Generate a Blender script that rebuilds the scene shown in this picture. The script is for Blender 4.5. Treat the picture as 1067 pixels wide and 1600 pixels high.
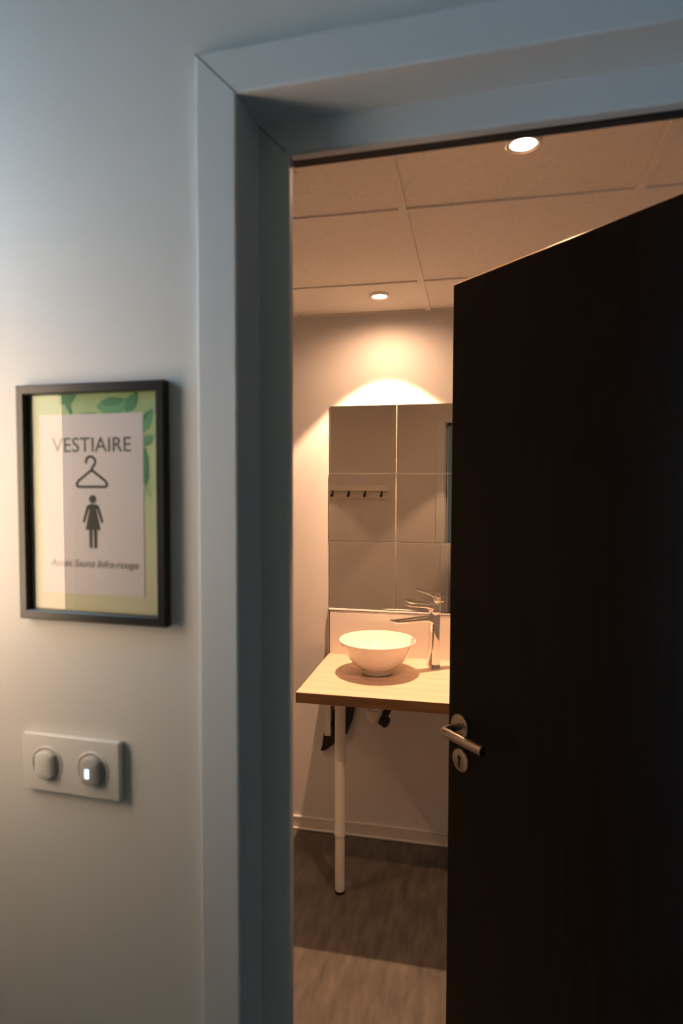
import bpy, bmesh, math, random
from mathutils import Vector, Matrix, Euler
for o in list(bpy.data.objects): bpy.data.objects.remove(o)
S = bpy.context.scene
C = S.collection
PI = math.pi
R = math.radians

# ---------------------------------------------------------------- camera
EYE = 1.61
cam = bpy.data.cameras.new('camera')
camo = bpy.data.objects.new('camera', cam); C.objects.link(camo); S.camera = camo
cam.sensor_fit = 'VERTICAL'; cam.sensor_height = 36; cam.lens = 970.56/1600*36
camo.location = (0, 0, EYE)
camo.rotation_euler = (Matrix.Rotation(R(11.8596), 4, 'Z') @ Matrix.Rotation(R(90-2.5735), 4, 'X')
                       @ Matrix.Rotation(R(0.16226), 4, 'Z')).to_euler()
cam.clip_start = .02
cam.dof.use_dof = True; cam.dof.focus_distance = 2.5; cam.dof.aperture_fstop = 4.0

# ---------------------------------------------------------------- sky, exposure
SKY = (.38, .72, 1.0); SKY_L = 22.5
W = bpy.data.worlds.new('sky'); S.world = W; W.use_nodes = True
W.node_tree.nodes['Background'].inputs[0].default_value = (*SKY, 1)
W.node_tree.nodes['Background'].inputs[1].default_value = SKY_L
S.view_settings.view_transform = 'Standard'; S.view_settings.look = 'None'
S.view_settings.gamma = 1; S.view_settings.use_curve_mapping = False
S.view_settings.exposure = 0
WARM = (1, .55, .305)           # halogen downlights
CORE_W = 42; SPOT_W = 68; SPILL_W = 10; LENS_L = 26; GLOBE_L = 10


# ---------------------------------------------------------------- frames
DOOR_ROT = -R(2.4898)          # the corridor wall stands 2.5 degrees off the square of the room
DR = Matrix.Rotation(DOOR_ROT, 4, 'Z')
ZC = 2.357                     # ceiling of the room
BY = 2.738                     # back wall

# ---------------------------------------------------------------- materials
def mat(name, col, rough=.5, metal=0., **k):
    m = bpy.data.materials.new(name); m.use_nodes = True
    b = m.node_tree.nodes['Principled BSDF']
    b.inputs['Base Color'].default_value = (*col, 1); b.inputs['Roughness'].default_value = rough
    b.inputs['Metallic'].default_value = metal
    for a, v in k.items(): b.inputs[a.replace('_', ' ')].default_value = v
    return m
def N(m, t, **k):
    n = m.node_tree.nodes.new(t)
    for a, v in k.items():
        if a in n.inputs: n.inputs[a].default_value = v
        else: setattr(n, a, v)
    return n
def noise_mat(name, c1, c2, scale, rough=.6, bump=.0, stretch=(1, 1, 1), detail=6, lo=.35, hi=.65, dist=.002, bscale=None, metal=0):
    m = mat(name, c1, rough, metal); nt = m.node_tree; L = nt.links; b = nt.nodes['Principled BSDF']
    tc = N(m, 'ShaderNodeTexCoord'); mp = N(m, 'ShaderNodeMapping'); mp.inputs['Scale'].default_value = stretch
    L.new(tc.outputs['Object'], mp.inputs[0])
    n = N(m, 'ShaderNodeTexNoise', Scale=scale, Detail=detail); L.new(mp.outputs[0], n.inputs['Vector'])
    r = N(m, 'ShaderNodeValToRGB'); r.color_ramp.elements[0].position = lo; r.color_ramp.elements[1].position = hi
    r.color_ramp.elements[0].color = (*c1, 1); r.color_ramp.elements[1].color = (*c2, 1)
    L.new(n.outputs['Fac'], r.inputs[0]); L.new(r.outputs[0], b.inputs['Base Color'])
    if bump:
        n2 = N(m, 'ShaderNodeTexNoise', Scale=bscale or scale*3, Detail=3)
        L.new((tc if bscale else mp).outputs['Object' if bscale else 0], n2.inputs['Vector'])
        bp = N(m, 'ShaderNodeBump', Strength=bump, Distance=dist)
        L.new(n2.outputs['Fac'], bp.inputs['Height']); L.new(bp.outputs[0], b.inputs['Normal'])
    return m
M = {}
M['paint'] = noise_mat('wall_paint', (.70, .69, .68), (.73, .72, .71), 3, .55, .12, bscale=220, dist=.0006)
M['taupe'] = noise_mat('beige_paint', (.36, .27, .18), (.39, .30, .205), 3, .6)
M['ceil'] = noise_mat('ceiling_board', (.80, .78, .74), (.86, .84, .80), 90, .8, .25, dist=.0008)
M['white_metal'] = mat('white_lacquered_steel', (.80, .81, .82), .38)
M['casing'] = mat('satin_white_lacquer', (.70, .73, .76), .42)
M['seal'] = mat('black_rubber', (.012, .012, .013), .6)
M['head_shade'] = mat('dark_grey_shade_strip', (.045, .045, .05), .8)  # near-black grey standing in for shade under the door head
M['plastic'] = mat('white_gloss_plastic', (.78, .77, .75), .22)
M['plastic_grey'] = mat('pearl_grey_plastic', (.50, .49, .48), .25)
M['dark_gap'] = mat('dark_recess', (.10, .09, .085), .5)
M['frame_black'] = mat('black_satin_frame', (.012, .012, .013), .33)
M['ink'] = mat('black_ink', (.02, .02, .022), .6)
M['ink_grey'] = mat('dark_grey_ink', (.09, .09, .10), .6)
M['paper'] = mat('white_paper', (.66, .62, .64), .6)
M['steel'] = mat('brushed_steel', (.50, .46, .42), .30, 1)
M['chrome'] = mat('chrome', (.86, .85, .84), .04, 1)
M['ceramic'] = mat('white_ceramic', (.86, .84, .81), .12, Coat_Weight=.6, Coat_Roughness=.03)
M['mirror'] = mat('mirror_silver', (.78, .76, .71), .0, 1)
M['glass_edge'] = mat('polished_mirror_edge', (.50, .48, .44), .25)
M['tube'] = mat('cream_white_powder_coat', (.80, .77, .70), .35)
M['skirting'] = mat('white_skirting', (.72, .70, .66), .32)
M['panel'] = mat('white_laminate', (.80, .77, .72), .35)
M['aluminium'] = mat('aluminium_trim', (.75, .73, .70), .28, 1)
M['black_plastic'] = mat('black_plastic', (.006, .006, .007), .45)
M['hook'] = mat('dark_bronze', (.06, .05, .04), .35, 1)
M['band'] = mat('light_door_edge_band', (.62, .45, .28), .35)
M['floor'] = noise_mat('dark_vinyl', (.070, .064, .057), (.150, .133, .116), 4.5, .48, .15, stretch=(7, 1.6, 1), detail=9, lo=.3, hi=.72)
M['door'] = noise_mat('wenge_laminate', (.0030, .0046, .0062), (.0085, .0078, .0068), 7, .5, .08, stretch=(9, 9, .35), detail=8, lo=.42, hi=.66)
M['door'].node_tree.nodes['Principled BSDF'].inputs['Specular IOR Level'].default_value = .22
M['oak_edge_shade'] = noise_mat('shaded_oak_edge', (.15, .078, .028), (.21, .115, .045), 6, .4, .05, stretch=(1, 6, 14), detail=8)  # oak darkened, the shade on the counter edge is put into the colour
def wood():
    m = noise_mat('light_oak_laminate', (.64, .46, .34), (.76, .585, .46), 5, .42, .04, stretch=(.9, 9, 9), detail=7, lo=.25, hi=.75)
    nt = m.node_tree; L = nt.links; b = nt.nodes['Principled BSDF']
    tc = [n for n in nt.nodes if n.type == 'TEX_COORD'][0]; ramp = [n for n in nt.nodes if n.type == 'VALTORGB'][0]
    mp = N(m, 'ShaderNodeMapping'); mp.inputs['Scale'].default_value = (1.3, 16, 1); L.new(tc.outputs['Object'], mp.inputs[0])
    w = N(m, 'ShaderNodeTexWave', Scale=.3, Distortion=7, Detail=4); w.bands_direction = 'Y'; w.inputs['Detail Scale'].default_value = .7
    L.new(mp.outputs[0], w.inputs['Vector'])
    r = N(m, 'ShaderNodeValToRGB'); r.color_ramp.elements[0].color = (.74, .68, .60, 1); r.color_ramp.elements[1].color = (1, 1, 1, 1)
    r.color_ramp.elements[0].position = .0; r.color_ramp.elements[1].position = .5
    L.new(w.outputs['Fac'], r.inputs[0])
    mx = N(m, 'ShaderNodeMix'); mx.data_type = 'RGBA'; mx.blend_type = 'MULTIPLY'; mx.inputs[0].default_value = .22
    L.new(ramp.outputs[0], mx.inputs[6]); L.new(r.outputs[0], mx.inputs[7]); L.new(mx.outputs[2], b.inputs['Base Color'])
    return m
M['oak'] = wood()
def glass(name, ior=1.5, rough=0.):
    m = bpy.data.materials.new(name); m.use_nodes = True; nt = m.node_tree; nt.nodes.clear()
    o = N(m, 'ShaderNodeOutputMaterial'); t = N(m, 'ShaderNodeBsdfTransparent'); g = N(m, 'ShaderNodeBsdfGlossy')
    g.inputs['Roughness'].default_value = rough
    f = N(m, 'ShaderNodeFresnel'); f.inputs['IOR'].default_value = ior; x = N(m, 'ShaderNodeMixShader')
    ge = N(m, 'ShaderNodeNewGeometry'); ml = N(m, 'ShaderNodeMath'); ml.operation = 'MULTIPLY_ADD'      # reflect on the outer faces only
    ml2 = N(m, 'ShaderNodeMath'); ml2.operation = 'MULTIPLY'
    nt.links.new(ge.outputs['Backfacing'], ml.inputs[0]); ml.inputs[1].default_value = -1.35; ml.inputs[2].default_value = 1.35
    nt.links.new(f.outputs[0], ml2.inputs[0]); nt.links.new(ml.outputs[0], ml2.inputs[1]); nt.links.new(ml2.outputs[0], x.inputs[0]); nt.links.new(t.outputs[0], x.inputs[1]); nt.links.new(g.outputs[0], x.inputs[2])
    nt.links.new(x.outputs[0], o.inputs[0]); return m
M['glass'] = glass('clear_glass')
def emit(name, col, s):
    m = mat(name, (0, 0, 0), .5); b = m.node_tree.nodes['Principled BSDF']
    b.inputs['Emission Color'].default_value = (*col, 1); b.inputs['Emission Strength'].default_value = s; return m
M['lens'] = emit('lit_lamp_lens', (1, .80, .58), LENS_L)
M['led'] = emit('lit_indicator', (.85, .95, 1), 2.2)
M['globe'] = emit('opal_lamp_glass', (1, .72, .48), GLOBE_L)

# ---------------------------------------------------------------- mesh helpers
def bm_new(): return bmesh.new()
def add_box(bm, lo, hi, rot=None, bevel=0, seg=2):
    lo = Vector(lo); hi = Vector(hi); c = (lo+hi)/2; d = hi-lo
    r = bmesh.ops.create_cube(bm, size=1)
    vs = r['verts']
    for v in vs: v.co = Vector((v.co.x*d.x, v.co.y*d.y, v.co.z*d.z))
    if bevel:
        es = list({e for v in vs for e in v.link_edges})
        rr = bmesh.ops.bevel(bm, geom=es, offset=bevel, segments=seg, profile=.5, affect='EDGES')
        vs = list({v for f in rr['faces'] for v in f.verts} | {v for v in vs if v.is_valid})
    for v in vs:
        if rot is not None: v.co = rot @ v.co
        v.co += c
    return vs
def add_tube(bm, p, q, r0, r1=None, n=32, cap=True):
    p = Vector(p); q = Vector(q); r1 = r0 if r1 is None else r1; d = q-p
    m = Matrix.Translation((p+q)/2) @ d.to_track_quat('Z', 'Y').to_matrix().to_4x4()
    bmesh.ops.create_cone(bm, cap_ends=cap, segments=n, radius1=r0, radius2=r1, depth=d.length, matrix=m)
def add_path(bm, pts, r, n=16):
    pts = [Vector(p) for p in pts]; rings = []
    rr = r if isinstance(r, (list, tuple)) else [r]*len(pts)
    prev = None
    for i, p in enumerate(pts):
        t = (pts[min(i+1, len(pts)-1)]-pts[max(i-1, 0)]).normalized()
        if prev is None:
            a = t.orthogonal().normalized()
        else:
            a = (prev - t*prev.dot(t)).normalized()
        prev = a; b = t.cross(a)
        rings.append([bm.verts.new(p+(a*math.cos(2*PI*k/n)+b*math.sin(2*PI*k/n))*rr[i]) for k in range(n)])
    for A, B in zip(rings, rings[1:]):
        for k in range(n): bm.faces.new((A[k], A[(k+1) % n], B[(k+1) % n], B[k]))
    bm.faces.new(rings[0][::-1]); bm.faces.new(rings[-1])
def add_lathe(bm, prof, n=64, c=(0, 0, 0), close=False):
    c = Vector(c); rings = []
    for r, z in prof:
        if r < 1e-6: rings.append([bm.verts.new(c+Vector((0, 0, z)))])
        else: rings.append([bm.verts.new(c+Vector((r*math.cos(2*PI*k/n), r*math.sin(2*PI*k/n), z))) for k in range(n)])
    seq = list(zip(rings, rings[1:])) + ([(rings[-1], rings[0])] if close else [])
    for A, B in seq:
        for k in range(n):
            j = (k+1) % n
            if len(A) == 1: bm.faces.new((A[0], B[j], B[k]))
            elif len(B) == 1: bm.faces.new((A[k], A[j], B[0]))
            else: bm.faces.new((A[k], A[j], B[j], B[k]))
def add_prism(bm, pts, vec):
    """polygon (3-D points) extruded by vec"""
    vec = Vector(vec)
    a = [bm.verts.new(Vector(p)) for p in pts]; b = [bm.verts.new(Vector(p)+vec) for p in pts]
    bm.faces.new(a[::-1]); bm.faces.new(b); n = len(a)
    for i in range(n): bm.faces.new((a[i], a[(i+1) % n], b[(i+1) % n], b[i]))
def obj(name, bm, m, parent=None, loc=(0, 0, 0), rotz=0, smooth=False, sub=0):
    bmesh.ops.recalc_face_normals(bm, faces=bm.faces)
    me = bpy.data.meshes.new(name); bm.to_mesh(me); bm.free()
    o = bpy.data.objects.new(name, me); C.objects.link(o)
    if m is not None: me.materials.append(M[m] if isinstance(m, str) else m)
    o.location = loc; o.rotation_euler = (0, 0, rotz)
    if smooth:
        for p in me.polygons: p.use_smooth = True
        me.set_sharp_from_angle(angle=R(35))
    if sub:
        s = o.modifiers.new('s', 'SUBSURF'); s.levels = sub; s.render_levels = sub
    if parent: o.parent = parent
    return o
def tag(o, label, cat, group=None):
    o['label'] = label; o['category'] = cat
    if group: o['group'] = group
    return o
def thing(name, label, cat, loc=(0, 0, 0), rotz=0, group=None):
    o = bpy.data.objects.new(name, None); C.objects.link(o); o.location = loc; o.rotation_euler = (0, 0, rotz)
    o.empty_display_size = .1
    return tag(o, label, cat, group)
def struct(name, bm, m, rotz=0, parent=None, smooth=False):
    o = obj(name, bm, m, parent, rotz=rotz, smooth=smooth)
    if not parent: o['kind'] = 'structure'
    return o
def box1(lo, hi, bevel=0):
    bm = bm_new(); add_box(bm, lo, hi, bevel=bevel); return bm
def dpos(x, y, z=0): return DR @ Vector((x, y, z))     # corridor-wall frame -> world

# ================================================================ SETTING: room
XL, XR = -2.3, 1.25
struct('floor', box1((-3.2, -2.6, -.05), (3.2, 3.0, 0)), 'floor')
struct('wall_back', box1((XL-.1, BY, 0), (XR+.1, BY+.1, 2.6)), 'paint')
struct('wall_left', box1((XL-.1, .86, 0), (XL, BY, 2.6)), 'paint')
struct('wall_right', box1((XR, .80, 0), (XR+.1, BY, 2.6)), 'paint')
bm = bm_new()
xs = [XL, -1.99, -1.39, -.79, -.195, .405, 1.005, XR]; ys = [.80, 1.135, 1.74, 2.352, BY]
bmesh.ops.create_grid(bm, x_segments=1, y_segments=1, size=1)
bm.free(); bm = bm_new()
# tiles lie 6 mm above the face of the grid
hole = [(.102, 1.452), (-.37, 2.485), (-1.60, 1.45), (.80, 2.05)]
add_box(bm, (XL, .84, ZC+.006), (XR, BY, ZC+.03))
struct('ceiling', bm, 'ceil')
bm = bm_new()
for x in xs[1:-1]: add_box(bm, (x-.012, .86, ZC), (x+.012, BY, ZC+.0065))
for y in ys[1:-1]: add_box(bm, (XL, y-.012, ZC+.0004), (XR, y+.012, ZC+.0065))
struct('trim_1', bm, 'ceil')                       # ceiling grid bars
bm = bm_new()
add_box(bm, (XL, BY-.020, ZC-.0015), (XR, BY, ZC+.006)); add_box(bm, (XL, BY-.003, ZC-.016), (XR, BY, ZC))
add_box(bm, (XL, .86, ZC-.0015), (XL+.020, BY, ZC+.006)); add_box(bm, (XR-.02, .86, ZC-.0015), (XR, BY, ZC+.006))
struct('trim_2', bm, 'skirting')                   # wall angle round the ceiling
def skirting(name, a, b, n):
    """profile: flat board with a raised bead along top and bottom; a->b along the wall, n = out of the wall"""
    a = Vector(a); b = Vector(b); n = Vector(n)
    prof = [(0, 0), (.012, 0), (.014, .003), (.0145, .008), (.011, .011), (.0095, .013), (.0095, .054), (.0115, .0575), (.0105, .0625), (.007, .064), (0, .064)]
    bm = bm_new(); add_prism(bm, [a+n*d+Vector((0, 0, z)) for d, z in prof], b-a)
    return struct(name, bm, 'skirting')
skirting('baseboard_back', (XL, BY, 0), (XR, BY, 0), (0, -1, 0))
skirting('baseboard_left', (XL, .87, 0), (XL, BY-.015, 0), (1, 0, 0))
skirting('baseboard_right', (XR, BY-.015, 0), (XR, .82, 0), (-1, 0, 0))

# ================================================================ SETTING: corridor wall with the doorway (rotated frame)
WF, WB = .712, .838          # corridor face and room face of the wall
IL, IR = -.309, .530         # inside faces of the reveal
IT = 2.071                   # underside of the reveal
bm = bm_new()
add_box(bm, (-2.45, WF, 0), (IL-.004, WB, 2.62)); add_box(bm, (IR+.004, WF, 0), (2.3, WB, 2.62))
add_box(bm, (IL-.004, WF, IT+.004), (IR+.004, WB, 2.62))
struct('wall_front', bm, 'paint', DOOR_ROT)
# corridor shell
CX0, CX1, CY0, CZ = -1.0, 2.2, -2.0, 2.55
PEY = .125                                        # the short end wall stops here; the corridor widens beyond it
WY0, WY1, WZ0, WZ1 = .155, .590, 1.86, 2.26       # high window in the end wall
bm = bm_new()
add_box(bm, (CX0-.10, PEY, 0), (CX0, WY0, CZ)); add_box(bm, (CX0-.10, WY1, 0), (CX0, WF, CZ))
add_box(bm, (CX0-.10, WY0, 0), (CX0, WY1, WZ0)); add_box(bm, (CX0-.10, WY0, WZ1), (CX0, WY1, CZ))
add_box(bm, (-2.4, PEY, 0), (CX0-.10, PEY+.02, CZ))
struct('wall_corridor_left', bm, 'paint', DOOR_ROT)
VY0, VY1, VZ0, VZ1 = -1.15, -.40, .70, 1.40       # unseen low window, added to bring blue fill onto the lower wall
bm = bm_new(); add_box(bm, (-2.5, CY0, 0), (-2.4, VY0, CZ)); add_box(bm, (-2.5, VY1, 0), (-2.4, PEY+.02, CZ))
add_box(bm, (-2.5, VY0, 0), (-2.4, VY1, VZ0)); add_box(bm, (-2.5, VY0, VZ1), (-2.4, VY1, CZ))
struct('wall_corridor_far', bm, 'taupe', DOOR_ROT)
struct('wall_corridor_right', box1((CX1, CY0, 0), (CX1+.1, WF, CZ)), 'taupe', DOOR_ROT)
struct('wall_corridor_back', box1((-2.5, CY0-.1, 0), (CX1+.1, CY0, CZ)), 'taupe', DOOR_ROT)
bm = bm_new(); add_box(bm, (CX0-.10, CY0-.1, CZ), (CX1+.1, WF, CZ+.05)); add_box(bm, (-2.5, CY0-.1, CZ), (CX0-.10, PEY+.02, CZ+.05))
struct('ceiling_corridor', bm, 'taupe', DOOR_ROT)
def window(name, X, y0, y1, z0, z1):
    w = bpy.data.objects.new(name, None); C.objects.link(w); w.rotation_euler = (0, 0, DOOR_ROT); w['kind'] = 'structure'
    bm = bm_new()
    for lo, hi in (((y0, z0), (y0+.02, z1)), ((y1-.02, z0), (y1, z1)), ((y0, z0), (y1, z0+.02)), ((y0, z1-.02), (y1, z1))):
        add_box(bm, (X-.09, lo[0], lo[1]), (X-.04, hi[0], hi[1]))
    obj('window_frame', bm, 'white_metal', w)
    obj('pane', box1((X-.07, y0+.02, z0+.02), (X-.064, y1-.02, z1-.02)), 'glass', w)
    pl = bpy.data.lights.new('window_portal', 'AREA'); pl.shape = 'RECTANGLE'; pl.size = z1-z0; pl.size_y = y1-y0
    pl.cycles.is_portal = True
    po = bpy.data.objects.new('window_portal', pl); C.objects.link(po)
    po.matrix_world = DR @ Matrix.Translation((X-.13, (y0+y1)/2, (z0+z1)/2)) @ Matrix.Rotation(-PI/2, 4, 'Y')
window('window_1', CX0, WY0, WY1, WZ0, WZ1)
window('fill_window', -2.4, VY0, VY1, VZ0, VZ1)  # added out of view for cool fill light

# door frame: casing, reveal, stop, rabbet (one lacquered steel profile, mitred)
def frame_profile(side_pts, name, m, parent=None):
    """side_pts: closed profile (offset outward from the reveal face, depth Y); swept up the left jamb, over, and down the right"""
    bm = bm_new(); rings = []
    for k in range(4):
        ring = []
        for u, y in side_pts:
            xl = IL-u; xr = IR+u; zt = IT+u
            ring.append(bm.verts.new({0: (xl, y, 0), 1: (xl, y, zt), 2: (xr, y, zt), 3: (xr, y, 0)}[k]))
        rings.append(ring)
    n = len(side_pts)
    for A, B in zip(rings, rings[1:]):
        for i in range(n): bm.faces.new((A[i], A[(i+1) % n], B[(i+1) % n], B[i]))
    bm.faces.new(rings[0]); bm.faces.new(rings[-1][::-1])
    return bm
dfm = bpy.data.objects.new('door_1', None); C.objects.link(dfm); dfm.rotation_euler = (0, 0, DOOR_ROT); dfm['kind'] = 'structure'
r = .003
P = [(.054, .7135), (.0545, .704), (.0525, .7005), (.050, .700), (r, .700), (.0008, .7008), (0, .700+r), (0, .7690), (-.001, .770),
     (-.038, .770), (-.0405, .7708), (-.0415, .7725), (-.0415, .785), (-.030, .785), (-.030, .793), (-.0185, .793), (-.0185, .838),
     (-.0185, .848), (.040, .848), (.042, .846), (.042, .8385), (.006, .8385), (.006, .7135)]
obj('casing', frame_profile(P, 'casing', None), 'casing', dfm)
obj('door_seal', frame_profile([(-.0345, .7850), (-.0350, .7860), (-.0340, .7905), (-.028, .7905), (-.028, .7850)], 'seal', None), 'seal', dfm)
obj('head_seal', box1((IL+.036, .7852, IT-.0385), (IR-.036, .7960, IT-.0280)), 'seal', dfm)
obj('head_shade_strip', box1((IL+.036, .7961, IT-.0375), (IR-.036, .8115, IT-.0190)), 'head_shade', dfm)  # added strip, its dark colour imitates the shade in the head rabbet
# mitre joints: hairline grooves cut dark
bm = bm_new()
def hair(bm, a, b, w=.0006):
    a = Vector(a); b = Vector(b); d = (b-a).normalized(); s = Vector((d.z, 0, -d.x))*w if abs(d.y) < .5 else Vector((.7, 0, .7))*w
    y = Vector((0, -.0003, 0))
    vs = [bm.verts.new(p) for p in (a-s+y, b-s+y, b+s+y, a+s+y)]; bm.faces.new(vs)
    vs2 = [bm.verts.new(p) for p in (a-s-y, b-s-y, b+s-y, a+s-y)]; bm.faces.new(vs2[::-1])
    for i in range(4): bm.faces.new((vs[i], vs[(i+1) % 4], vs2[(i+1) % 4], vs2[i]))
hair(bm, (IL-.053, .700, IT+.053), (IL-.001, .700, IT+.001)); hair(bm, (IR+.053, .700, IT+.053), (IR+.001, .700, IT+.001))
hair(bm, (IL+.001, .770, IT-.001), (IL+.038, .770, IT-.038)); hair(bm, (IR-.001, .770, IT-.001), (IR-.038, .770, IT-.038))
hair(bm, (IL-.041, .8481, IT+.041), (IL+.026, .8481, IT-.026))
obj('mitre_joint', bm, 'dark_gap', dfm)

# ================================================================ DOOR LEAF
LA = R(-46.54); DL = Vector((math.cos(LA), math.sin(LA), 0))
LW, LT, LZ0, LZ1 = .785, .040, .008, 2.040
leaf = thing('door_leaf', 'dark wenge brown door leaf standing half open into the washroom', 'door', (-.045, 1.380, 0), LA)
# local: x from the free edge to the hinge, y: 0 = face towards the corridor, +y = far face
bm = bm_new(); add_box(bm, (.0015, 0, LZ0), (LW, LT, LZ1-.0015)); obj('panel', bm, 'door', leaf)
bm = bm_new()
add_prism(bm, [(0, .0012, LZ0), (.0015, 0.0, LZ0), (.0015, LT, LZ0), (0, LT-.0012, LZ0)], (0, 0, LZ1-LZ0))
add_prism(bm, [(0.0015, .0002, LZ1-.0015), (0.0015, .0016, LZ1), (0.0015, LT, LZ1), (0.0015, LT, LZ1-.0015)], (LW-.0015, 0, 0))
b_ = obj('edge_band', bm, 'band', leaf); b_['label'] = 'pale edging along top and free edge of the dark leaf'
HX, HZ = .040, 1.086
def rosette(name, x, z, rad, side=-1):
    bm = bm_new()
    add_lathe(bm, [(0, 0), (rad, 0), (rad, .0045), (rad-.002, .007), (rad-.004, .0078), (0, .0078)], 48)
    M4 = Matrix.Translation((x, 0 if side < 0 else LT, z)) @ Matrix.Rotation(PI/2 if side < 0 else -PI/2, 4, 'X')
    bmesh.ops.transform(bm, matrix=M4, verts=bm.verts)
    return bm
for side in (-1, 1):
    yo = -1 if side < 0 else 1; y0 = 0 if side < 0 else LT
    h = obj('door_handle', rosette('r', HX, HZ, .0265, side), 'steel', leaf, smooth=True)
    bm = bm_new()
    pts = [(HX, y0+yo*.006, HZ), (HX, y0+yo*.030, HZ), (HX, y0+yo*.042, HZ), (HX+.003, y0+yo*.0485, HZ), (HX+.010, y0+yo*.052, HZ), (HX+.05, y0+yo*.052, HZ), (HX+.119, y0+yo*.052, HZ)]
    add_path(bm, pts, [.0085, .0085, .009, .0095, .0098, .0098, .0098], 24)
    l = obj('lever', bm, 'steel', h, smooth=True)
    k = obj('keyhole_rosette', rosette('k', HX+.004, HZ-.073, .0245, side), 'steel', leaf, smooth=True)
    bm = bm_new(); ky = y0+yo*.0079
    c = [(HX+.004+.0052*math.cos(a), ky, HZ-.066+.0052*math.sin(a)) for a in [R(-55+i*(290/18)) for i in range(19)]]
    c = c + [(HX+.004-.0025, ky, HZ-.088), (HX+.004+.0025, ky, HZ-.088)]
    add_prism(bm, c, (0, yo*.0006, 0)); obj('keyhole', bm, 'black_plastic', k)
for z in (.25, 1.03, 1.82):
    bm = bm_new(); add_tube(bm, (LW+.006, LT+.006, z-.04), (LW+.006, LT+.006, z+.04), .006); add_box(bm, (LW-.03, LT, z-.035), (LW+.004, LT+.002, z+.035))
    obj('hinge', bm, 'steel', leaf, smooth=True)

# ================================================================ VANITY
CT, CB = .840, .801; CX_L, CX_R, CFY = -.629, .37, 2.184
van = thing('vanity_counter', 'light oak counter board on white leg, under the mirror tiles', 'counter', (-.13, 2.45, 0))
ox = Vector((.13, -2.45, 0))
def V(x, y, z): return Vector((x, y, z))+ox
bm = bm_new(); add_box(bm, V(CX_L, CFY+.001, CB+.0008), V(CX_R, BY-.001, CT), bevel=.0008, seg=1); obj('worktop', bm, 'oak', van)
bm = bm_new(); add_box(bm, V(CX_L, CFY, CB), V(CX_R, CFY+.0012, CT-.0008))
add_box(bm, V(CX_L-.0011, CFY, CB), V(CX_L, BY-.001, CT-.0008)); e_ = obj('front_edge', bm, 'oak_edge_shade', van)
LX, LY = -.492, 2.330
def leg(lx, ly):
    bm = bm_new()
    add_lathe(bm, [(0, .232), (.0212, .232), (.0218, .234), (.0225, .240), (.0222, .252), (.0208, .258), (.0208, CB-.002), (0, CB-.002)], 40, V(lx, ly, 0))
    l = obj('leg', bm, 'tube', van, smooth=True)
    bm = bm_new(); add_lathe(bm, [(0, .012), (.0182, .012), (.0190, .016), (.0190, .232), (0, .232)], 40, V(lx, ly, 0)); obj('lower_tube', bm, 'tube', l, smooth=True)
    bm = bm_new(); add_lathe(bm, [(0, 0), (.0185, 0), (.0195, .003), (.019, .012), (0, .012)], 40, V(lx, ly, 0)); obj('foot', bm, 'black_plastic', l, smooth=True)
    bm = bm_new(); add_lathe(bm, [(0, CB-.004), (.032, CB-.004), (.032, CB), (0, CB)], 40, V(lx, ly, 0)); obj('mounting_plate', bm, 'tube', l)
leg(LX, LY); leg(.30, LY)
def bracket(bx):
    # white angle bracket against the wall and the flat black curved plate beside it
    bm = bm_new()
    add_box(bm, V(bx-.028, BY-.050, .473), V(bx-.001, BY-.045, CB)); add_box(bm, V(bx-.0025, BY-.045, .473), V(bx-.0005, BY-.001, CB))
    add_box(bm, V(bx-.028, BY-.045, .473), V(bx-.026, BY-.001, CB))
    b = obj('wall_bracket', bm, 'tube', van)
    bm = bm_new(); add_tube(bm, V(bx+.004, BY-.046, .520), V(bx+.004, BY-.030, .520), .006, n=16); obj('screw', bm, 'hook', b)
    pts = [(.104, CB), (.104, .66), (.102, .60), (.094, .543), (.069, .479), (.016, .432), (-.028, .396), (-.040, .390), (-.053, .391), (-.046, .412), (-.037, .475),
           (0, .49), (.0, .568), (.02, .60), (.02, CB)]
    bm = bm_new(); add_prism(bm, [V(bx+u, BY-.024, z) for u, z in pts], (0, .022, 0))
    c = obj('curved_plate', bm, 'black_plastic', van); c['label'] = 'black curved plate behind the white leg'
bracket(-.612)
# the small upstand panel behind the counter
sp = thing('splashback', 'low white laminate panel with pale trim between oak counter and mirror tiles', 'splashback', (-.13, BY, CT))
o2 = Vector((.13, -BY, -CT))
def V2(x, y, z): return Vector((x, y, z))+o2
SY = BY-.014
bm = bm_new(); add_box(bm, V2(-.624, SY, CT), V2(CX_R, BY-.001, 1.038)); obj('panel', bm, 'panel', sp)
bm = bm_new(); add_box(bm, V2(-.628, SY-.002, 1.0405), V2(CX_R, BY-.001, 1.0475), bevel=.0012)
obj('top_trim', bm, 'white_metal', sp)
bm = bm_new(); add_box(bm, V2(-.633, SY-.003, CT), V2(-.6275, BY-.001, 1.0405)); obj('side_trim', bm, 'aluminium', sp)
bm = bm_new(); add_box(bm, V2(-.6275, SY+.004, CT), V2(-.624, BY-.001, 1.0405)); add_box(bm, V2(-.624, SY+.002, 1.038), V2(CX_R, BY-.001, 1.0405)); obj('sealant_gap', bm, 'dark_gap', sp)

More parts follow.
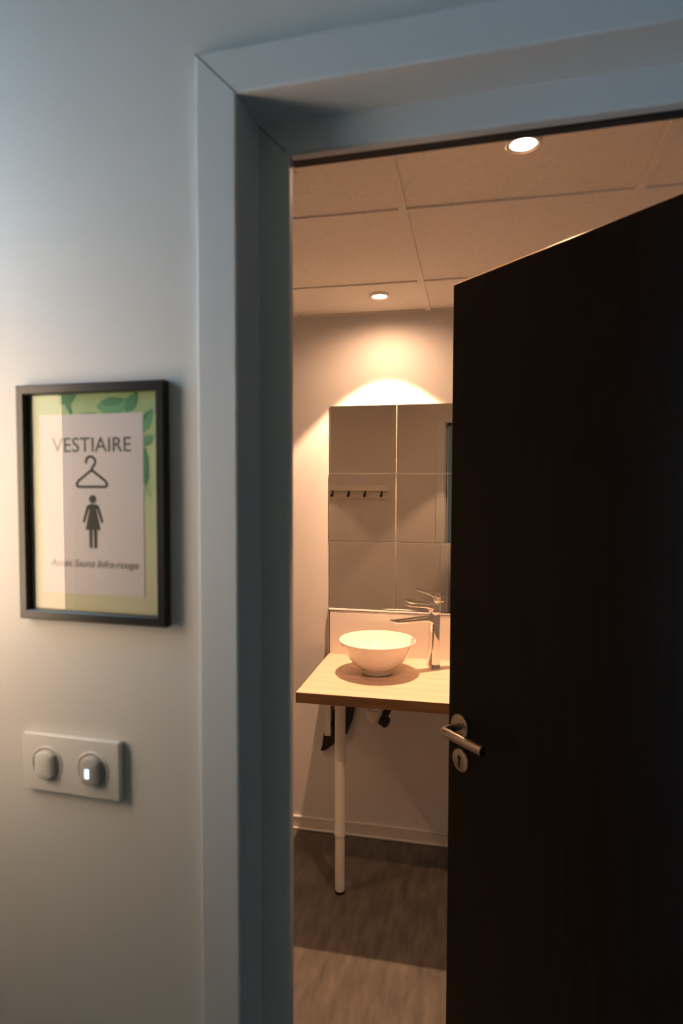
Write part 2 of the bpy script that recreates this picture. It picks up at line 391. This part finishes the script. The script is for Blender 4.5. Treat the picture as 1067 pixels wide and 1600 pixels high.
# mirror tiles
rows = [(1.052, 1.353, 'bottom'), (1.3555, 1.657, 'middle'), (1.6595, 1.9585, 'top')]
tilt = {('bottom', 'left'): (-1.1, 0), ('bottom', 'right'): (-1.4, 0), ('middle', 'left'): (-.85, .05), ('middle', 'right'): (-.85, .05), ('top', 'left'): (-.85, .1), ('top', 'right'): (-.85, .1)}
what = {('top', 'left'): 'top left mirror tile, plain reflected wall with no hooks', ('top', 'right'): 'top right mirror tile reflecting the top corner of the door casing',
        ('middle', 'left'): 'middle left mirror tile reflecting the coat rack', ('middle', 'right'): 'middle right mirror tile beside the one with the reflected coat rack',
        ('bottom', 'left'): 'bottom left mirror tile above the splashback, behind the white basin', ('bottom', 'right'): 'bottom right mirror tile reflecting the tap lever'}
for z0, z1, rn in rows:
    for x0, x1, cn in ((-.6275, -.3272, 'left'), (-.3264, -.0260, 'right')):
        dx = -.0035 if (rn == 'middle' and cn == 'left') else (-.0015 if rn == 'bottom' and cn == 'left' else 0)
        t = thing('mirror_tile', what[(rn, cn)], 'mirror', ((x0+x1)/2+dx, BY-(.0085 if cn == 'left' else (.0148 if rn == 'bottom' else .0130)), z0), 0, 'square mirror tiles on the back wall')
        ya, pi_ = tilt[(rn, cn)]
        t.rotation_euler = (R(pi_), 0, R(ya))
        h = z1-z0; w2 = (x1-x0)/2
        bm = bm_new()
        add_box(bm, (-w2+.0008, -.0002, .0008), (w2-.0008, .0004, h-.0008)); obj('mirror_face', bm, 'mirror', t)
        bm = bm_new(); add_box(bm, (-w2, .0000, 0), (w2, .004, h)); obj('glass_edge', bm, 'glass_edge', t)

# basin
bx, by = -.372, 2.490
sink = thing('vessel_basin', 'round white ceramic bowl basin sitting on the oak counter', 'sink', (bx, by, CT))
RR, RH = .1570, .137
outer = [(0, .0), (.058, .0), (.062, .002), (.0635, .006), (.062, .013), (.064, .017), (.076, .024), (.097, .040), (.118, .064), (.134, .090), (.146, .114), (.1535, .129)]
rim = [(.1565, .1335), (.1570, .1355), (.1562, .1370), (.1545, .1375)]
inner = [(.1515, .1360), (.1490, .131), (.141, .112), (.129, .089), (.112, .064), (.090, .040), (.060, .024), (.030, .019), (.022, .018), (.022, .012), (0, .012)]
bm = bm_new(); add_lathe(bm, outer+rim+inner, 96); obj('bowl', bm, 'ceramic', sink, smooth=True)
bm = bm_new(); add_lathe(bm, [(0, .021), (.020, .021), (.0225, .0200), (.0225, .0182), (0, .0182)], 40); obj('drain_plug', bm, 'chrome', sink, smooth=True)

# tap
tx, ty = -.148, 2.592
tap = thing('basin_tap', 'tall chrome lever mixer tap beside the white bowl basin', 'tap', (tx, ty, CT), math.atan2(-.10, -.150)-PI)
# local -x points along the spout
def loft(bm, secs):
    """secs: list of lists of 3-D points (same count)"""
    rings = [[bm.verts.new(Vector(p)) for p in s] for s in secs]; n = len(rings[0])
    for A, B in zip(rings, rings[1:]):
        for k in range(n): bm.faces.new((A[k], A[(k+1) % n], B[(k+1) % n], B[k]))
    bm.faces.new(rings[0][::-1]); bm.faces.new(rings[-1])
def sup(a, b, n=32, e=5.):   # superellipse
    o = []
    for k in range(n):
        t = 2*PI*k/n; c, s = math.cos(t), math.sin(t)
        o.append((a*math.copysign(abs(c)**(2/e), c), b*math.copysign(abs(s)**(2/e), s)))
    return o
bm = bm_new()
loft(bm, [[(x+ofs, y, z) for x, y in sup(a, b)] for a, b, z, ofs in
          [(.0245, .0235, 0, 0), (.0250, .0240, .002, 0), (.0250, .0240, .004, 0), (.0235, .0220, .007, 0), (.0225, .0212, .03, 0), (.0205, .0195, .10, 0), (.0202, .019, .16, 0), (.0215, .0198, .190, 0), (.0222, .0205, .224, 0), (.0218, .020, .2265, 0)]])
obj('body', bm, 'chrome', tap, smooth=True)
bm = bm_new()
# spout: from the body forward; flat top, tapered tip
secs = []
for x, hw, zt, zb in [(-.005, .0195, .2255, .186), (-.018, .0195, .2253, .184), (-.026, .0195, .2250, .193), (-.036, .0195, .2246, .199), (-.055, .0195, .2240, .2015), (-.10, .020, .2222, .203), (-.150, .0205, .2195, .2035), (-.176, .020, .2195, .2065), (-.192, .0185, .2190, .2115), (-.199, .015, .2184, .2155), (-.201, .012, .2182, .2168)]:
    c = (zt+zb)/2; secs.append([(x, y, c+z) for y, z in sup(hw, (zt-zb)/2, 32, 4)])
loft(bm, secs); obj('spout', bm, 'chrome', tap, smooth=True)
bm = bm_new(); add_tube(bm, (-.176, 0, .203), (-.166, 0, .2075), .011, n=24); obj('aerator', bm, 'steel', tap, smooth=True)
bm = bm_new()
loft(bm, [[(x, y, z) for x, y in sup(a, b, 32, e)] for a, b, z, e in [(.017, .017, .2265, 3), (.017, .017, .232, 3), (.019, .0185, .235, 4), (.0200, .0192, .240, 5), (.0208, .0198, .262, 5), (.0205, .0195, .268, 5), (.017, .017, .2705, 5)]])
lv = obj('lever', bm, 'chrome', tap, smooth=True)
bm = bm_new(); secs = []
for x, hw, zt, zb in [(.017, .018, .2690, .258), (0, .0195, .2705, .252), (-.018, .0195, .2715, .248), (-.030, .0200, .2725, .2560), (-.050, .0205, .2745, .2605), (-.087, .0205, .2765, .2660), (-.114, .0195, .2785, .2700), (-.130, .017, .2798, .2745), (-.137, .013, .2805, .2775)]:
    c = (zt+zb)/2; secs.append([(x, y, c+z) for y, z in sup(hw, (zt-zb)/2, 32, 4)])
loft(bm, secs); obj('lever_blade', bm, 'chrome', lv, smooth=True)

# drain under the counter
tr = thing('drain_trap', 'white waste pipe with black cap under the oak counter', 'pipe', (-.372, 2.50, .60))
bm = bm_new(); add_tube(bm, (0, 0, .03), (0, 0, CB-.60), .019); add_lathe(bm, [(0, .028), (.022, .030), (.032, .045), (.034, .065), (.03, .080), (0, .082)], 40, (-.012, .0, 0))
obj('trap_cup', bm, 'tube', tr, smooth=True)
bm = bm_new(); add_tube(bm, (.020, -.002, .042), (.040, -.016, .037), .0235, n=32); add_path(bm, [(.02, 0, .045), (.03, .08, .047), (.03, .235, .047)], .016); obj('outlet_cap', bm, 'black_plastic', tr, smooth=True)

# ================================================================ DOWNLIGHTS
def downlight(x, y, label, k=1.):
    t = thing('downlight', label, 'ceiling light', (x, y, ZC), 0, 'round recessed ceiling lights')
    bm = bm_new(); add_lathe(bm, [(.0300, .0055), (.0285, -.0010), (.0300, -.0030), (.0360, -.0042), (.0395, -.0022), (.0400, .0060), (.0400, .0075), (.0300, .0075)], 56, close=True)
    obj('trim_ring', bm, 'aluminium', t, smooth=True)
    bm = bm_new(); add_lathe(bm, [(0, -.0012), (.020, -.0008), (.0280, .0008), (.0285, .004), (0, .004)], 48); obj('lens', bm, 'lens', t, smooth=True)
    for nm, ang, w, bl in (('core', 66, CORE_W, 1.), ('beam', 86, SPOT_W, .18), ('spill', 172, SPILL_W, .9)):
        l = bpy.data.lights.new(nm, 'SPOT'); l.energy = w*k; l.color = WARM; l.spot_size = R(ang); l.spot_blend = bl; l.shadow_soft_size = .012
        o = bpy.data.objects.new('lamp_'+nm, l); C.objects.link(o); o.parent = t; o.location = (0, 0, -.012)
    return t
downlight(-.370, 2.485, 'small lit downlight near the back wall above the basin', 1.65)
downlight(.101, 1.450, 'lit downlight nearest the doorway, just under the head of the frame', .5)
downlight(-1.60, 1.45, 'lit downlight over the left part of the room, out of view behind the wall', .36)

# ================================================================ COAT RACK on the room side of the corridor wall (seen in the mirror)
rk = thing('coat_rack', 'pale wooden coat rack with dark hooks, reflected in the mirror tiles', 'coat rack', dpos(-1.07, WB, 1.545), DOOR_ROT)
bm = bm_new(); add_box(bm, (-.37, 0, -.045), (.37, .012, .050)); obj('back_board', bm, 'panel', rk)
bm = bm_new(); add_box(bm, (-.37, .0, .012), (.37, .060, .054), bevel=.002); obj('shelf', bm, 'panel', rk)
for i in range(6):
    x = .32-.124*i
    bm = bm_new(); add_box(bm, (x-.006, .012, -.030), (x+.006, .018, .012)); add_path(bm, [(x, .018, .0), (x, .030, -.022), (x, .042, -.032), (x, .052, -.026), (x, .055, -.014)], .0045, 10)
    bmesh.ops.create_uvsphere(bm, u_segments=16, v_segments=10, radius=.010, matrix=Matrix.Translation((x, .050, -.024)))
    obj('hook', bm, 'hook', rk, smooth=True)

# ================================================================ SIGN in a black frame
SX0, SX1, SZ0, SZ1 = -.6275, -.4075, 1.4275, 1.7395
sg = thing('framed_sign', 'black framed changing room sign with hanger and woman pictogram beside the doorway', 'sign', dpos((SX0+SX1)/2, WF, (SZ0+SZ1)/2), DOOR_ROT)
hw, hh = (SX1-SX0)/2, (SZ1-SZ0)/2
FW, FD = .0125, .0135          # rail width, depth
bm = bm_new(); prof = [(0, -.0005), (0, -FD+.0015), (.0015, -FD), (FW-.0015, -FD), (FW, -FD+.0015), (FW, -.0005)]
rings = []
for sx, sz in ((-1, -1), (1, -1), (1, 1), (-1, 1)):
    rings.append([bm.verts.new((sx*(hw-u), y, sz*(hh-u))) for u, y in prof])
for k in range(4):
    A, B = rings[k], rings[(k+1) % 4]; n = len(prof)
    for i in range(n): bm.faces.new((A[i], A[(i+1) % n], B[(i+1) % n], B[i]))
obj('frame', bm, 'frame_black', sg)
def leafmat():
    m = mat('printed_foliage_paper', (.6, .7, .45), .6); nt = m.node_tree; L = nt.links; b = nt.nodes['Principled BSDF']
    tc = N(m, 'ShaderNodeTexCoord'); sep = N(m, 'ShaderNodeSeparateXYZ'); L.new(tc.outputs['Object'], sep.inputs[0])
    n = N(m, 'ShaderNodeTexNoise', Scale=22, Detail=2); L.new(tc.outputs['Object'], n.inputs['Vector'])
    # greener print towards the top of the sheet, cream at the bottom
    mr = N(m, 'ShaderNodeMapRange'); mr.inputs['From Min'].default_value = -.10; mr.inputs['From Max'].default_value = .14
    L.new(sep.outputs['Z'], mr.inputs['Value'])
    ad = N(m, 'ShaderNodeMath'); ad.operation = 'MULTIPLY_ADD'; ad.inputs[1].default_value = .9; ad.inputs[2].default_value = -.45; L.new(n.outputs['Fac'], ad.inputs[0])
    a2 = N(m, 'ShaderNodeMath'); a2.operation = 'ADD'; a2.use_clamp = True; L.new(mr.outputs[0], a2.inputs[0]); L.new(ad.outputs[0], a2.inputs[1])
    r = N(m, 'ShaderNodeValToRGB'); e = r.color_ramp.elements
    e[0].color = (.60, .58, .40, 1); e[1].color = (.34, .52, .26, 1); x = e.new(.55); x.color = (.52, .62, .33, 1)
    L.new(a2.outputs[0], r.inputs[0]); L.new(r.outputs[0], b.inputs['Base Color']); return m
PY = -.0022
obj('backing_board', box1((-hw+.003, -.0009, -hh+.003), (hw-.003, -.0003, hh-.003)), 'frame_black', sg)
ps = obj('poster', box1((-hw+.010, PY+.0001, -hh+.010), (hw-.010, PY+.0012, hh-.010)), leafmat(), sg)
cz = (SZ0+SZ1)/2; cxw = (SX0+SX1)/2
def pz(x, z): return x*1.0129-cxw, 1.61+(z-1.61)*1.0129-cz
wl, wb = pz(-.591, 1.465); wr, wt = pz(-.438, 1.6995)
obj('white_field', box1((wl, PY-.0004, wb), (wr, PY+.0001, wt)), 'paper', ps)
def blade(pts, y, col, name='printed_leaf'):
    bm = bm_new(); add_prism(bm, [(x, y, z) for x, z in pts], (0, -.0002, 0)); return obj(name, bm, col, ps)
G1 = mat('dark_green_ink', (.065, .27, .14), .6); G2 = mat('mid_green_ink', (.13, .38, .19), .6); G3 = mat('pale_green_ink', (.32, .55, .28), .6)
def leafshape(x0, z0, x1, z1, w, n=9):
    a = Vector((x0, z0)); d = Vector((x1, z1))-a; s = Vector((-d.y, d.x)).normalized(); o = []
    for i in range(n+1): t = i/n; o.append(a+d*t+s*w*math.sin(PI*t**.8)*(1 if t < 1 else 0))
    for i in range(n-1, 0, -1): t = i/n; o.append(a+d*t-s*w*math.sin(PI*t**.8))
    return [(p.x, p.y) for p in o]
T = hh-FW+.0025; Rr = hw-FW+.0025
yy = PY
blade([(-.096, T), (-.050, T), (-.053, .116), (-.096, .117)], yy, G3)
blade([(-.050, T), (-.020, T), (-.033, .130), (-.030, .117), (-.034, .117), (-.042, .130), (-.050, .131)], yy-.0001, G1)
blade(leafshape(.006, .127, .058, .124, .0115), yy-.0001, G2)
blade(leafshape(.012, .131, .052, .134, .006), yy-.00015, G1)
blade(leafshape(.050, .118, .066, T-.001, .008), yy-.0002, G1)
blade(leafshape(-.020, .117, .008, .118, .0018), yy-.0001, G2)
blade(leafshape(.0660, .088, .088, .122, .008), yy-.0001, G2)
blade(leafshape(.0640, .100, Rr-.004, .136, .006), yy-.0001, G3)
blade(leafshape(.071, .076, .0905, .088, .006), yy-.0001, G2)
blade([(.0670, .074), (.076, .073), (.081, .060), (.082, .034), (.0775, .022), (.070, .036), (.0670, .050)], yy-.0001, G1)
blade(leafshape(.076, .024, .085, .008, .003), yy-.0001, G3)
def text(s, size, x, z, m, parent, shear=0, name='printed_words', fit=None, bold=0.):
    cu = bpy.data.curves.new(name, 'FONT'); cu.body = s; cu.size = size; cu.shear = shear; cu.extrude = .0001; cu.offset = bold
    cu.align_x = 'CENTER'; cu.align_y = 'CENTER'; cu.resolution_u = 4
    o = bpy.data.objects.new(name, cu); C.objects.link(o)
    dg = bpy.context.evaluated_depsgraph_get(); me = bpy.data.meshes.new_from_object(o.evaluated_get(dg))
    bpy.data.objects.remove(o)
    xs_ = [v.co.x for v in me.vertices]; zs_ = [v.co.y for v in me.vertices]; k = fit/(max(xs_)-min(xs_)) if fit else 1
    mx_, my_ = (max(xs_)+min(xs_))/2, (max(zs_)+min(zs_))/2
    for v in me.vertices: v.co = Vector(((v.co.x-mx_)*k+x, PY-.0006-v.co.z, (v.co.y-my_)+z))
    o = bpy.data.objects.new(name, me); C.objects.link(o); me.materials.append(M[m]); o.parent = parent; return o

text('VESTIAIRE', .0275, *pz(-.5135, 1.6600), 'ink_grey', ps, fit=.1185)
text('Accès Sauna Infra-rouge', .0137, *pz(-.512, 1.5040), 'ink_grey', ps, shear=.3, fit=.1330)
# hanger
hx, hz = pz(-.513, 1.6070)
bm = bm_new()
pth = [(hx-.009+.0005, hz+.0305), (hx-.0075, hz+.0355), (hx-.003, hz+.0385), (hx+.002, hz+.0375), (hx+.0055, hz+.0335), (hx+.0052, hz+.0285), (hx+.0015, hz+.0245), (hx, hz+.0205)]
tri = [(hx, hz+.0205), (hx+.020, hz+.0065), (hx+.0232, hz+.002), (hx+.021, hz-.0015), (hx-.021, hz-.0015), (hx-.0232, hz+.002), (hx-.020, hz+.0065), (hx, hz+.0205)]
def stroke(bm, pts, w, y):
    for (x0, z0), (x1, z1) in zip(pts, pts[1:]):
        d = Vector((x1-x0, z1-z0)).normalized(); s = Vector((-d.y, d.x))*w
        add_prism(bm, [(x0+s.x, y, z0+s.y), (x1+s.x, y, z1+s.y), (x1-s.x, y, z1-s.y), (x0-s.x, y, z0-s.y)], (0, -.0002, 0))
    for x, z in pts:
        add_prism(bm, [(x+w*math.cos(2*PI*k/12), y-.00002, z+w*math.sin(2*PI*k/12)) for k in range(12)], (0, -.0002, 0))
stroke(bm, pth, .00165, PY-.0005); stroke(bm, tri, .00165, PY-.0005)
obj('hanger_pictogram', bm, 'ink', ps)
# woman
wx, wz = pz(-.512, 1.5905)
bm = bm_new()
Y = PY-.0005
add_prism(bm, [(wx+.0055*math.cos(2*PI*k/24), Y, wz-.001+.0055*math.sin(2*PI*k/24)) for k in range(24)], (0, -.0002, 0))
add_prism(bm, [(wx+a, Y, wz+b) for a, b in [(-.0065, -.0085), (-.0035, -.0085+.0012), (.0035, -.0085+.0012), (.0065, -.0085), (.0085, -.012), (.0050, -.0145), (.0115, -.0415), (-.0115, -.0415), (-.0050, -.0145), (-.0085, -.012)]], (0, -.0002, 0))
for s in (-1, 1):
    add_prism(bm, [(wx+s*a, Y, wz+b) for a, b in [(.0072, -.0085), (.0095, -.0110), (.0158, -.0310), (.0125, -.0325), (.0058, -.0130)]], (0, -.0002, 0))
    add_prism(bm, [(wx+s*a, Y, wz+b) for a, b in [(.0008, -.0412), (.0062, -.0412), (.0056, -.0655), (.0014, -.0655)]], (0, -.0002, 0))
obj('woman_pictogram', bm, 'ink', ps)
obj('glass', box1((-hw+FW-.002, -.0042, -hh+FW-.002), (hw-FW+.002, -.0034, hh-FW+.002)), 'glass', sg)

# ================================================================ LIGHT SWITCH
sw = thing('light_switch', 'white double light switch plate on the wall below the framed sign', 'light switch', dpos(-.5545, WF, 1.2305), DOOR_ROT)
pw, ph = .0755, .0400
bm = bm_new(); add_box(bm, (-pw, -.010, -ph), (pw, -.0005, ph), bevel=.0028, seg=4); plate = obj('plate', bm, 'plastic', sw, smooth=True)
for i, x in enumerate((-.0365, .0345)):
    bm = bm_new()
    add_lathe(bm, [(.0215, .0098), (.0225, .0112), (.0240, .0112), (.0250, .0098)], 56, close=True)
    bmesh.ops.transform(bm, matrix=Matrix.Translation((x, 0, -.001)) @ Matrix.Rotation(PI/2, 4, 'X'), verts=bm.verts); obj('ring', bm, 'plastic', plate, smooth=True)
    bm = bm_new(); add_lathe(bm, [(0, .0098), (.0216, .0098), (.0216, .0104), (0, .0104)], 56)
    bmesh.ops.transform(bm, matrix=Matrix.Translation((x, 0, -.001)) @ Matrix.Rotation(PI/2, 4, 'X'), verts=bm.verts); obj('recess', bm, 'plastic_grey', plate)
    # rocker: rounded lozenge with straight flanks, domed
    bm = bm_new(); secs = []
    def ro(k, dy):
        o = []
        for q in range(40):
            a = 2*PI*q/40; X = .0195*math.cos(a); Z = .0195*math.sin(a); X = max(-.0135, min(.0135, X))
            o.append((x+X*k, -.0100-dy, Z*k-.001))
        return o
    loft(bm, [ro(.99, 0), ro(1, .004), ro(.98, .0062), ro(.92, .0080), ro(.75, .0092), ro(.4, .0100), ro(.1, .0102)])
    rk2 = obj('rocker', bm, 'plastic_grey' if i else 'plastic', sw, smooth=True)
    if i:
        bm = bm_new()
        for lo, hi in (((-.0030, -.0070), (-.0018, .0050)), ((.0012, -.0070), (.0024, .0050)), ((-.003, .0038), (.0024, .0050)), ((-.003, -.0070), (.0024, -.0060)), ((-.0018, -.0012), (.0012, 0))):
            add_box(bm, (x-.001+lo[0], -.0207, -.001+lo[1]), (x-.001+hi[0], -.0200, -.001+hi[1]))
        obj('indicator_light', bm, 'led', rk2)

# ================================================================ SCONCE beside the corridor window (just out of the picture, lights the wall round the sign)
sc = thing('wall_lamp', 'tall opal tube wall lamp on the corridor wall, left of the framed sign', 'lamp', dpos(-.840, WF, 1.585), DOOR_ROT)
bm = bm_new(); add_box(bm, (-.03, -.015, -.10), (.03, -.001, .10), bevel=.003); obj('wall_plate', bm, 'steel', sc, smooth=True)
for z in (-.07, .07):
    bm = bm_new(); add_path(bm, [(0, -.015, z), (0, -.205, z)], .007); obj('arm', bm, 'steel', sc, smooth=True)
bm = bm_new(); add_lathe(bm, [(0, -.235), (.052, -.235), (.058, -.229), (.058, .229), (.052, .235), (0, .235)], 40, (0, -.26, 0)); obj('lamp_shade', bm, 'globe', sc, smooth=True)
